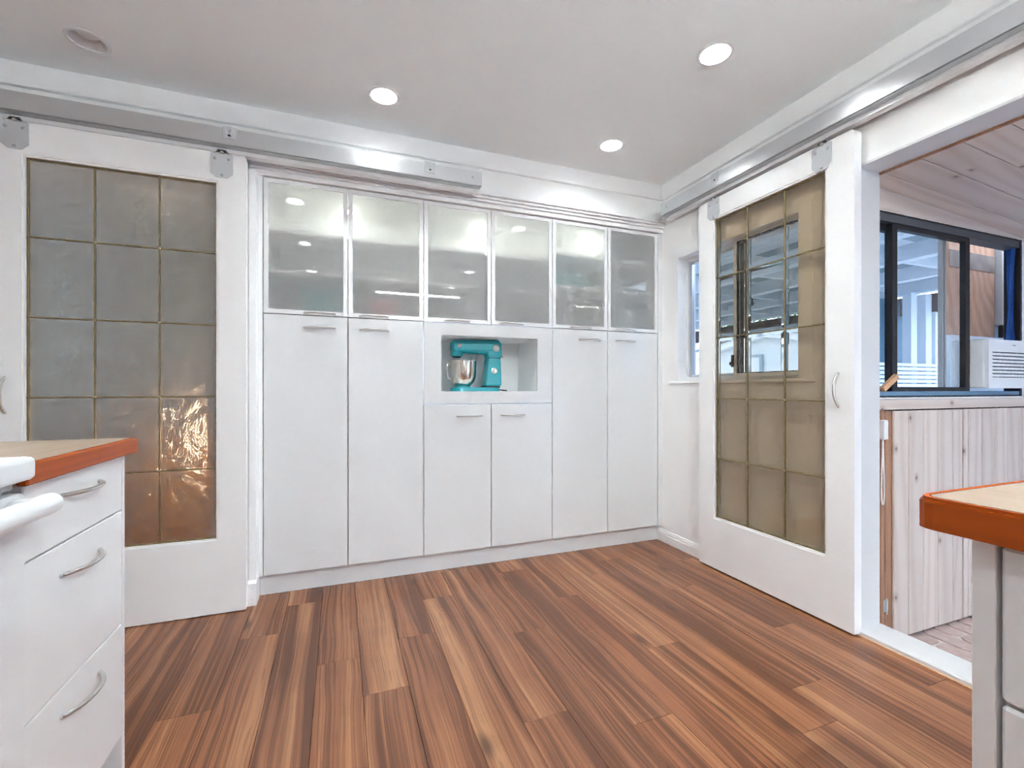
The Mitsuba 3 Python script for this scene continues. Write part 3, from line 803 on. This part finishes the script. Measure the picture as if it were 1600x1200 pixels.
# ------------------------------------------------------------------ kitchen window (right wall)
w = holder('window_1', 'white slider window in the right wall, half behind the clear glass sliding door')
cas = Polygon([(-1.07, 1.085), (-0.09, 1.085), (-0.09, 1.962), (-1.07, 1.962)], [[(-1.0, 1.10), (-0.16, 1.10), (-0.16, 1.90), (-1.0, 1.90)]])
part(w, 'casing', ext(cas, 'x', WX - .006, WX - .0003), 'trim')
part(w, 'sill', bx(WX - .009, 2.50, -1.085, -0.075, 1.078, 1.094, .003), 'trim')
fr = ring(-1.0, -0.16, 1.10, 1.90, .022)
part(w, 'frame', ext(fr, 'x', 2.50, 2.56), 'trim')
part(w, 'sash', ext(ring(-0.995, -0.577, 1.115, 1.902, .019), 'x', 2.470, 2.499), 'trim')
part(w, 'meeting_stile', bx(2.500, 2.514, -.625, -.586, 1.125, 1.875, .003), 'bronze_frame')
part(w, 'gasket', ext(ring(-0.976, -0.596, 1.134, 1.883, .004), 'x', 2.474, 2.490), 'bronze_frame')
part(w, 'sash', ext(ring(-0.625, -0.182, 1.122, 1.878, .016), 'x', 2.515, 2.535), 'alu')
for y0, y1, x in ((-.969, -.598, 2.484), (-.609, -.198, 2.525)):
    q = np.array([[x, y0, 1.138], [x, y1, 1.138], [x, y1, 1.876], [x, y0, 1.876]])
    part(w, 'pane', (q, [[0, 1, 2], [0, 2, 3]]), 'clear')
part(w, 'latch', cat(bx(2.452, 2.470, -.583, -.573, 1.17, 1.24, .003), bx(2.444, 2.456, -.588, -.568, 1.18, 1.20, .003)), 'black')

# ------------------------------------------------------------------ porch beyond the right doorway
PZ = -0.12
struct('porch_floor', bx(2.571, 4.7, -4.3, -1.16, PZ - .08, PZ - .006), 'grout', 'pinkish brick-patterned floor of the porch')
pb = 0
bwid, blen = .098, .196
nx = 0
for i in range(17):
    for j in range(-1, 10):
        xa = 2.575 + i * bwid
        ya = -1.21 - j * blen - (blen / 2 if i % 2 else 0)
        y0_, y1_ = max(ya - blen, -3.1), min(ya, -1.195)
        if y1_ - y0_ < .03:
            continue
        pb += 1
        g = .006 + RNG.uniform(0, .002)
        c = .022
        po = Polygon([(xa + g + c * RNG.uniform(.4, 1), y0_ + g), (xa + bwid - g - c * RNG.uniform(.4, 1), y0_ + g), (xa + bwid - g, y0_ + g + c), (xa + bwid - g, y1_ - g - c), (xa + bwid - g - c * RNG.uniform(.4, 1), y1_ - g), (xa + g + c * RNG.uniform(.4, 1), y1_ - g),
                      (xa + g, y1_ - g - c), (xa + g, y0_ + g + c)])
        m = ext(po, 'z', PZ - .006, PZ)
        m = trimesh.Trimesh(m.vertices[m.faces].reshape(-1, 3), np.arange(len(m.faces) * 3).reshape(-1, 3), process=False)
        part('porch_floor', 'brick', m, 'brick', uv=np.stack([4.0 * pb + m.vertices[:, 0] * .1, m.vertices[:, 1]], 1))

PSL = -0.073


def pz(xx):
    return 1.978 + PSL * (xx - 2.677)


holder('porch_ceiling', 'sloping ceiling of whitewashed knotty pine boards in the porch')
bw_ = .132
ci = 0
for j in range(23):
    ya, yb = -1.16 - .13 - j * bw_, -1.16 - j * bw_ - .0
    y1_ = -1.29 + (1 - j) * bw_ if j else -1.105
    y0_ = -1.29 - (j - 0) * bw_ if j else -1.29
    if j:
        y1_, y0_ = -1.29 - (j - 1) * bw_, -1.29 - j * bw_
    ci += 1
    m, uv = grainbox(2.573, 4.75, y0_ + .0012, y1_ - .0012, 0, .016, 'x', 900 + ci, .003)
    v = np.array(m.vertices)
    v[:, 2] += pz(v[:, 0])
    m.vertices = v
    part('porch_ceiling', 'board', m, 'pine', uv=uv)
m = bx(2.571, 4.85, -4.35, -1.10, .020, .05)
v = np.array(m.vertices)
v[:, 2] += pz(v[:, 0])
m.vertices = v
part('porch_ceiling', 'roof_sheet', m, 'roof_grey')
part('porch_ceiling', 'edge_trim', bx(2.5715, 2.581, -4.3, -1.11, 1.985, 1.9995), 'rawpine')

EY = -1.20
struct('porch_wall_back', cat(bx(2.571, 4.7, EY + .004, -1.14, PZ - .1, 1.0), bx(2.571, 2.64, EY + .004, -1.14, 1.0, 2.0), bx(3.886, 4.7, EY + .004, -1.14, 1.0, 1.92)), 'patio_white', 'end wall of the porch with an aluminium window above pine cupboards')
m = ext(Polygon([(2.573, 1.868), (4.7, 1.868), (4.7, pz(4.7) - .002 if pz(4.7) > 1.868 else 1.87), (2.573, pz(2.573) - .001)]), 'y', EY - .002, -1.10) if False else None
k_ = Polygon([(2.573, 1.868), (4.1, 1.868), (4.1, pz(4.1) - .001), (2.573, pz(2.573) - .001)])
pm = ext(k_, 'y', EY - .003, -1.11)
pm = trimesh.Trimesh(pm.vertices[pm.faces].reshape(-1, 3), np.arange(len(pm.faces) * 3).reshape(-1, 3), process=False)
part('porch_wall_back', 'board', pm, 'pine', uv=np.stack([4.0 * 990 + 1 + pm.vertices[:, 2] - 1.8, pm.vertices[:, 0]], 1))
struct('porch_wall_right', cat(bx(4.7, 4.78, -2.9, -1.10, PZ - .1, 1.9), bx(4.7, 4.78, -4.3, -4.15, PZ - .1, 1.9), bx(4.7, 4.78, -4.15, -2.9, PZ - .1, .5)), 'patio_white')
struct('porch_wall_front', cat(bx(2.571, 4.78, -4.38, -4.3, PZ - .1, .10), bx(2.571, 2.72, -4.38, -4.3, .10, 2.0), bx(4.55, 4.78, -4.38, -4.3, .10, 1.9), bx(2.72, 4.55, -4.38, -4.3, 1.28, 1.95)), 'patio_white')

# window in the porch end wall
w = holder('window_2', 'dark aluminium sliding window in the porch end wall, its right part open round the air conditioner')
wy0, wy1 = EY - .012, EY + .055
part(w, 'frame', ext(ring(2.64, 3.886, 1.006, 1.867, .018, .006, .006), 'y', wy0, wy1), 'bronze_frame')
part(w, 'head_rail', bx(2.659, 3.867, wy0 + .002, wy1 - .002, 1.824, 1.8605), 'gunmetal')
part(w, 'track', cat(bx(2.66, 3.866, wy0 + .001, wy1 - .004, 1.0125, 1.034, .002)), 'track_blue')
part(w, 'sash', ext(ring(2.660, 2.826, 1.035, 1.8235, .020, .03, .024), 'y', wy1 - .034, wy1 - .012), 'bronze_frame')
part(w, 'sash', ext(ring(2.782, 3.408, 1.0345, 1.8238, .036, .022, .02), 'y', wy0 + .008, wy0 + .034), 'bronze_frame')
part(w, 'sash', ext(ring(3.228, 3.262, 1.035, 1.8238, .012, .012, .012), 'y', wy1 - .030, wy1 - .012), 'alu_dark')
for x0_, x1_, y in ((2.681, 2.805, wy1 - .022), (2.818, 3.372, wy0 + .02)):
    q = np.array([[x0_, y, 1.06], [x1_, y, 1.06], [x1_, y, 1.812], [x0_, y, 1.812]])
    part(w, 'pane', (q, [[0, 1, 2], [0, 2, 3]]), 'clear')

# pine ledge and cupboard
t = thing('window_ledge', 'whitewashed pine ledge under the porch window', 'ledge')
m, uv = grainbox(2.574, 4.69, EY - .034, EY - .014, .950, 1.000, 'x', 995, .003)
part(t, 'front_board', m, 'pine', uv=uv)
part(t, 'top', bx(2.574, 4.69, EY - .038, EY - .0125, 1.0, 1.006, .001), 'trim')
t = thing('pine_cupboard', 'whitewashed pine cupboard with two boarded doors under the porch window', 'cupboard')
cy = EY - .012
part(t, 'frame', cat(bx(2.676, 2.702, cy - .006, EY + .003, PZ + .001, .948), bx(2.574, 2.6755, cy + .006, EY + .003, PZ + .001, .948)), 'rawpine')
part(t, 'frame_rail', bx(2.703, 4.045, cy + .006, EY + .003, PZ + .001, .948), 'black')
xs0 = [2.745, 2.853, 2.968, 3.081, 3.203, 3.286]
xs1 = [3.294, 3.332, 3.455, 3.572, 3.690, 3.805, 3.92, 4.04]
bi = 0
for dn, xs in enumerate((xs0, xs1)):
    dk = part(t, 'door', bx(xs[0] - (.041 if dn == 0 else 0), xs[-1], cy - .008, cy + .0055, PZ + .012, .944), 'rawpine')
    if dn == 0:
        xs = xs0
    for a, b in zip(xs[:-1], xs[1:]):
        bi += 1
        m, uv = grainbox(a + .0026, b - .0026, cy - .020, cy - .0085, PZ + .012, .944, 'z', 1000 + bi, .003)
        part(dk, 'board', m, 'pine', uv=uv)
part(t, 'hinge', cat(bx(2.690, 2.722, cy - .0095, cy - .0065, .02, .075, .001), tube([(2.7035, cy - .012, .012), (2.7035, cy - .012, .083)], .004, 10)), 'zinc', label='small zinc hinge')

# air conditioner
t = thing('air_conditioner', 'white window air conditioner standing in the open part of the porch window', 'air conditioner')
ax0, ax1, ay0, ay1, az0, az1 = 3.412, 3.862, -1.275, -1.118, 1.049, 1.302
part(t, 'body', bx(ax0, ax1, ay0 + .014, ay1, az0, az1, .008), 'ac')
fp = Polygon([(ax0 + .002, az0), (ax1 - .002, az0), (ax1 - .002, az1 - .004), (ax0 + .002, az1 - .004)], [[(ax0 + .035, az0 + .055), (ax1 - .03, az0 + .055), (ax1 - .03, az1 - .058), (ax0 + .035, az1 - .058)]])
part(t, 'front_panel', ext(fp, 'y', ay0, ay0 + .0138), 'ac')
part(t, 'grille_back', bx(ax0 + .034, ax1 - .029, ay0 + .012, ay0 + .0138, az0 + .05, az1 - .055), 'ac_slot')
for i in range(8):
    z = az0 + .059 + i * .0182
    part(t, 'slat', bx(ax0 + .036, ax1 - .031, ay0 + .001, ay0 + .0115, z, z + .0125, .0015), 'ac')
part(t, 'badge', bx(ax0 + .22, ax0 + .25, ay0 - .0012, ay0 - .0002, az1 - .034, az1 - .027), 'alu_dark')

# blue sheet hanging at the right end of the window
n = 26
zz, uu = np.linspace(1.306, 1.826, n), np.linspace(0, 1, 14)
gx = np.array([[3.850 + .007 * math.sin(u * 9 + 4 * z) + .004 * math.sin(21 * z + 2 * u) for u in uu] for z in zz])
gy = np.array([[-1.196 + .034 * u + .004 * math.sin(9 * z + 3 * u) for u in uu] for z in zz])
front = np.stack([gx, gy, np.broadcast_to(zz[:, None], gx.shape)], -1).reshape(-1, 3)
back = front + np.array([.002, 0, 0])
v = np.vstack([front, back])
f, N, mm = [], len(front), 14
for i in range(n - 1):
    for j in range(mm - 1):
        q = [i * mm + j, i * mm + j + 1, (i + 1) * mm + j + 1, (i + 1) * mm + j]
        f.append(q)
        f.append([N + x_ for x_ in q[::-1]])
for i in range(n - 1):
    f.append([i * mm, (i + 1) * mm, N + (i + 1) * mm, N + i * mm])
    f.append([i * mm + mm - 1, N + i * mm + mm - 1, N + (i + 1) * mm + mm - 1, (i + 1) * mm + mm - 1])
scene['blue_sheet'] = mikit.ply((v, f), M['blue_cloth'], smooth=True)
labels['blue_sheet'] = {'label': 'dark blue crumpled sheet hanging at the right end of the porch window', 'category': 'sheet'}

# wooden stick wedged in the left end of the window
m = bx(-.09, .028, -.009, .009, -.0125, .0125, .0015)
m.apply_transform(trimesh.transformations.rotation_matrix(math.radians(-32), (0, 1, 0)))
m.apply_translation((2.752, wy0 - .012, 1.090))
scene['wood_block'] = mikit.ply(m, M['oak'])
labels['wood_block'] = {'label': 'short wooden stick leaning in the left end of the porch window', 'category': 'stick'}

# white wall control with a looped cord
t = thing('wall_control', 'small white control with a looped cord on the pine post of the porch', 'control')
part(t, 'box', man(rbox(2.660, 2.693, cy - .028, cy - .0065, .815, .905, .006)), 'white_plastic', smooth=40)
lp = [(2.672, cy - .018, .816)]
for a in np.linspace(0, 1, 24):
    an = 2 * math.pi * a
    lp.append((2.677 - .013 * math.sin(an / 2 * 1) * math.cos(an) + .010 * math.sin(an), cy - .016, .655 - .16 * math.cos(an) * 1.0 - .0))
lp = [(2.671 + .012 * math.sin(math.pi * s * 2) * (1 if True else 0) * (.4 + .6 * math.sin(math.pi * s)), cy - .016, .818 - .30 * math.sin(math.pi * s)) for s in np.linspace(0.0, 1.0, 30)]
part(t, 'cord', tube(lp, .0032, 8), 'white_plastic', smooth=60)

# ------------------------------------------------------------------ chest in the hall
t = thing('wooden_chest', 'pale oak chest standing in the hall behind the textured glass door', 'chest')
part(t, 'body', bx(-0.92, -0.47, 1.20, 1.62, .001, .70, .004), 'oak')
part(t, 'top', bx(-0.94, -0.45, 1.185, 1.63, .7005, .73, .005), 'oak')
for z0_, z1_ in ((.04, .25), (.26, .47), (.48, .69)):
    d = part(t, 'drawer', bx(-0.905, -0.485, 1.188, 1.1995, z0_, z1_, .003), 'oak')
    part(d, 'knob', lathe([(0, .02), (.009, .019), (.012, .012), (.007, .004), (.007, 0), (0, 0)], (-.695, 1.188, (z0_ + z1_) / 2), '-y', 16), 'steel', smooth=40)

t = thing('floor_lamp', 'small warm globe floor lamp in the hall behind the textured glass door', 'lamp')
part(t, 'base', lathe([(0, 0.001), (.09, 0.001), (.09, .012), (.02, .02), (0, .02)], (-.20, .62, 0), n=28), 'steel', smooth=40)
part(t, 'pole', tube([(-.20, .62, .021), (-.20, .62, .70)], .009, 12), 'steel', smooth=50)
g_ = trimesh.creation.icosphere(3, .075)
g_.apply_translation((-.20, .62, .776))
d = mikit.ply(g_, M['white_plastic'], smooth=True)
d['emitter'] = {'type': 'area', 'radiance': rgb([12, 8.8, 6.0])}
part(t, 'globe', d, None)

# ------------------------------------------------------------------ outdoors
struct('ground', bx(-30, 60, -40, 60, -.45, -.30), 'concrete', 'pale paved ground outside')
struct('outside_wall', bx(2.571, 2.59, .63, 9.0, -.3, 2.75), 'siding')
t = thing('patio_cover', 'white painted patio roof with dark rafters seen through the kitchen window', 'patio roof')
for i in range(16):
    part(t, 'soffit_board', bx(2.60 + i * .125, 2.60 + i * .125 + .117, -1.05, 9.5, 2.50, 2.515), 'patio_white')
part(t, 'roof_panel', bx(2.60, 7.9, -1.06, 9.5, 2.56, 2.60), 'patio_grey')
for x_ in (4.55, 5.40, 6.35, 7.25):
    part(t, 'beam', bx(x_, x_ + .11, -.8, 9.5, 2.27, 2.42, .004), 'patio_white')
for i in range(11):
    part(t, 'rafter', bx(4.62, 7.8, -.6 + i * .95, -.6 + i * .95 + .05, 2.335, 2.559), 'patio_white')
part(t, 'front_beam', bx(7.55, 7.68, -1.05, 9.5, 2.04, 2.28, .004), 'beam_brown')
part(t, 'gutter', bx(7.90, 8.0, -1.05, 9.5, 2.46, 2.58, .01), 'patio_white')
for y_ in (1.0, 7.4):
    part(t, 'post', bx(7.55, 7.68, y_, y_ + .13, -.30, 2.04, .004), 'patio_white')
for y_, lab in ((3.12, 'small black hook under the patio roof, leftmost, in the clear window strip'), (2.54, 'small black hook under the patio roof, behind the left panes of the sliding door'),
                (1.97, 'small black hook under the patio roof, behind the middle panes of the sliding door')):
    hk = [(5.45, y_, 2.2695), (5.45, y_, 2.245)] + [(5.45, y_ - .04 * math.sin(a), 2.20 + .045 * math.cos(a)) for a in np.linspace(0.0, 3.3, 12)] + [(5.45, y_ - .045, 2.15), (5.45, y_ - .06, 2.17)]
    key = key_for('hook')
    scene[key] = mikit.ply(tube(hk, .009, 8), M['black'], smooth=50)
    labels[key] = {'label': lab, 'category': 'hook'}

t = thing('garage', 'white neighbouring garage with a gable and a panel door seen through the kitchen window', 'garage')
gx0 = 12.5
part(t, 'wall', ext(Polygon([(3.2, -.3), (12.0, -.3), (12.0, 1.86), (7.6, 2.60), (3.2, 1.86)]), 'x', gx0, gx0 + .2), 'siding')
for i in range(9):
    z = -.25 + i * .22
    part(t, 'siding_board', ext(Polygon([(-.018, z), (0, z), (0, z + .215), (-.004, z + .215)]), 'y', 3.2, 12.0), 'siding', to=T().translate([gx0, 0, 0]))
for s, (ya, za, yb, zb_) in enumerate(((2.9, 1.78, 7.6, 2.60), (12.3, 1.78, 7.6, 2.60))):
    part(t, 'barge_board', ext(Polygon([(ya, za), (yb, zb_), (yb, zb_ + .20), (ya, za + .20)]), 'x', gx0 - .30, gx0 - .02), 'patio_white')
    part(t, 'roof', ext(Polygon([(ya, za + .2), (yb, zb_ + .2), (yb, zb_ + .27), (ya, za + .27)]), 'x', gx0 - .35, gx0 + 5), 'roof_grey')
d = part(t, 'door', bx(gx0 - .06, gx0 - .02, 7.85, 8.7, -.28, 2.02), 'patio_white')
part(d, 'door_frame', ext(Polygon([(7.76, -.28), (8.79, -.28), (8.79, 2.10), (7.76, 2.10)], [[(7.85, -.27), (8.7, -.27), (8.7, 2.02), (7.85, 2.02)]]), 'x', gx0 - .08, gx0 - .02), 'siding_grey')
part(t, 'window', bx(gx0 - .05, gx0 - .02, 5.2, 6.1, .8, 1.7), 'siding_grey')

# beyond the porch window
t = thing('plywood_wall', 'bare plywood sheet wall behind the open part of the porch window', 'plywood wall')
part(t, 'sheet', bx(3.86, 4.36, -.90, -.88, 1.38, 2.05), 'plywood')
part(t, 'stained_band', bx(3.861, 4.359, -.904, -.9005, 1.80, 1.905), 'plystain')
part(t, 'kick_board', bx(3.86, 4.60, -.905, -.88, -.30, 1.379), 'patio_white')
part(t, 'dark_gap', bx(4.3605, 4.385, -.89, -.88, 1.38, 2.05), 'black')
part(t, 'backing', bx(3.86, 4.54, -.875, -.85, -.30, 2.26), 'siding_grey')
key = key_for('porch_post')
scene[key] = mikit.ply(bx(4.386, 4.487, -.93, -.876, 1.46, 2.05, .004), M['cream'])
labels[key] = {'label': 'cream post between the plywood wall and the blue sheet', 'category': 'post'}
key = key_for('post_shoe')
scene[key] = mikit.ply(bx(4.386, 4.487, -.932, -.906, 1.38, 1.459, .004), M['black'])
labels[key] = {'label': 'black bracket under the cream post beside the plywood wall', 'category': 'bracket'}

t = thing('patio_fence', 'pale grey board wall and railing seen through the left part of the porch window', 'fence')
for i in range(10):
    part(t, 'panel_board', bx(6.2 + i * .30, 6.2 + i * .30 + .29, 1.40, 1.43, -.30, 2.255), 'fence_blue')
for x_ in (7.05, 7.35):
    part(t, 'post', bx(x_, x_ + .12, 1.00, 1.10, -.30, 2.255, .004), 'patio_white')
for i in range(7):
    part(t, 'slat', bx(6.1, 8.0, .90, .925, 1.02 + i * .05, 1.02 + i * .05 + .034), 'patio_white')
part(t, 'rail_post', bx(7.94, 8.0, .926, .98, -.30, 1.0), 'patio_white')

# trees far outside


def tree(x, y, h, r, lab, seed):
    t = thing('tree', lab, 'tree')
    rg = np.random.default_rng(seed)
    part(t, 'trunk', tube([(x, y, -.3), (x + .1, y, h * .4), (x, y + .1, h * .75)], np.stack([[.16, .12, .05]] * 2, 1), 10), 'bark', smooth=60)
    N = 1600
    d = rg.normal(size=(N, 3))
    d /= np.linalg.norm(d, axis=1, keepdims=True)
    p = np.array([x, y, h * .68]) + d * (rg.uniform(.35, 1, (N, 1)) ** .6) * np.array([r, r, h * .36]) * (.8 + .4 * meshkit.noise(d * 2 + seed)[:, None])
    a = rg.normal(size=(N, 3))
    a /= np.linalg.norm(a, axis=1, keepdims=True)
    b = np.cross(a, rg.normal(size=(N, 3)))
    b /= np.linalg.norm(b, axis=1, keepdims=True)
    s = rg.uniform(.10, .2, (N, 1))
    v = np.stack([p - a * s, p + b * s * .45, p + a * s, p - b * s * .45], 1).reshape(-1, 3)
    part(t, 'foliage', (v, np.arange(4 * N).reshape(-1, 4)), 'leaf')


tree(11.0, 1.1, 3.2, 1.2, 'leafy tree outside the left end of the porch window', 5)
tree(22.0, 16.0, 7.0, 3.0, 'tall leafy tree behind the neighbouring garage', 6)
tree(22.0, 4.5, 6.0, 2.6, 'leafy tree standing right of the neighbouring garage', 8)
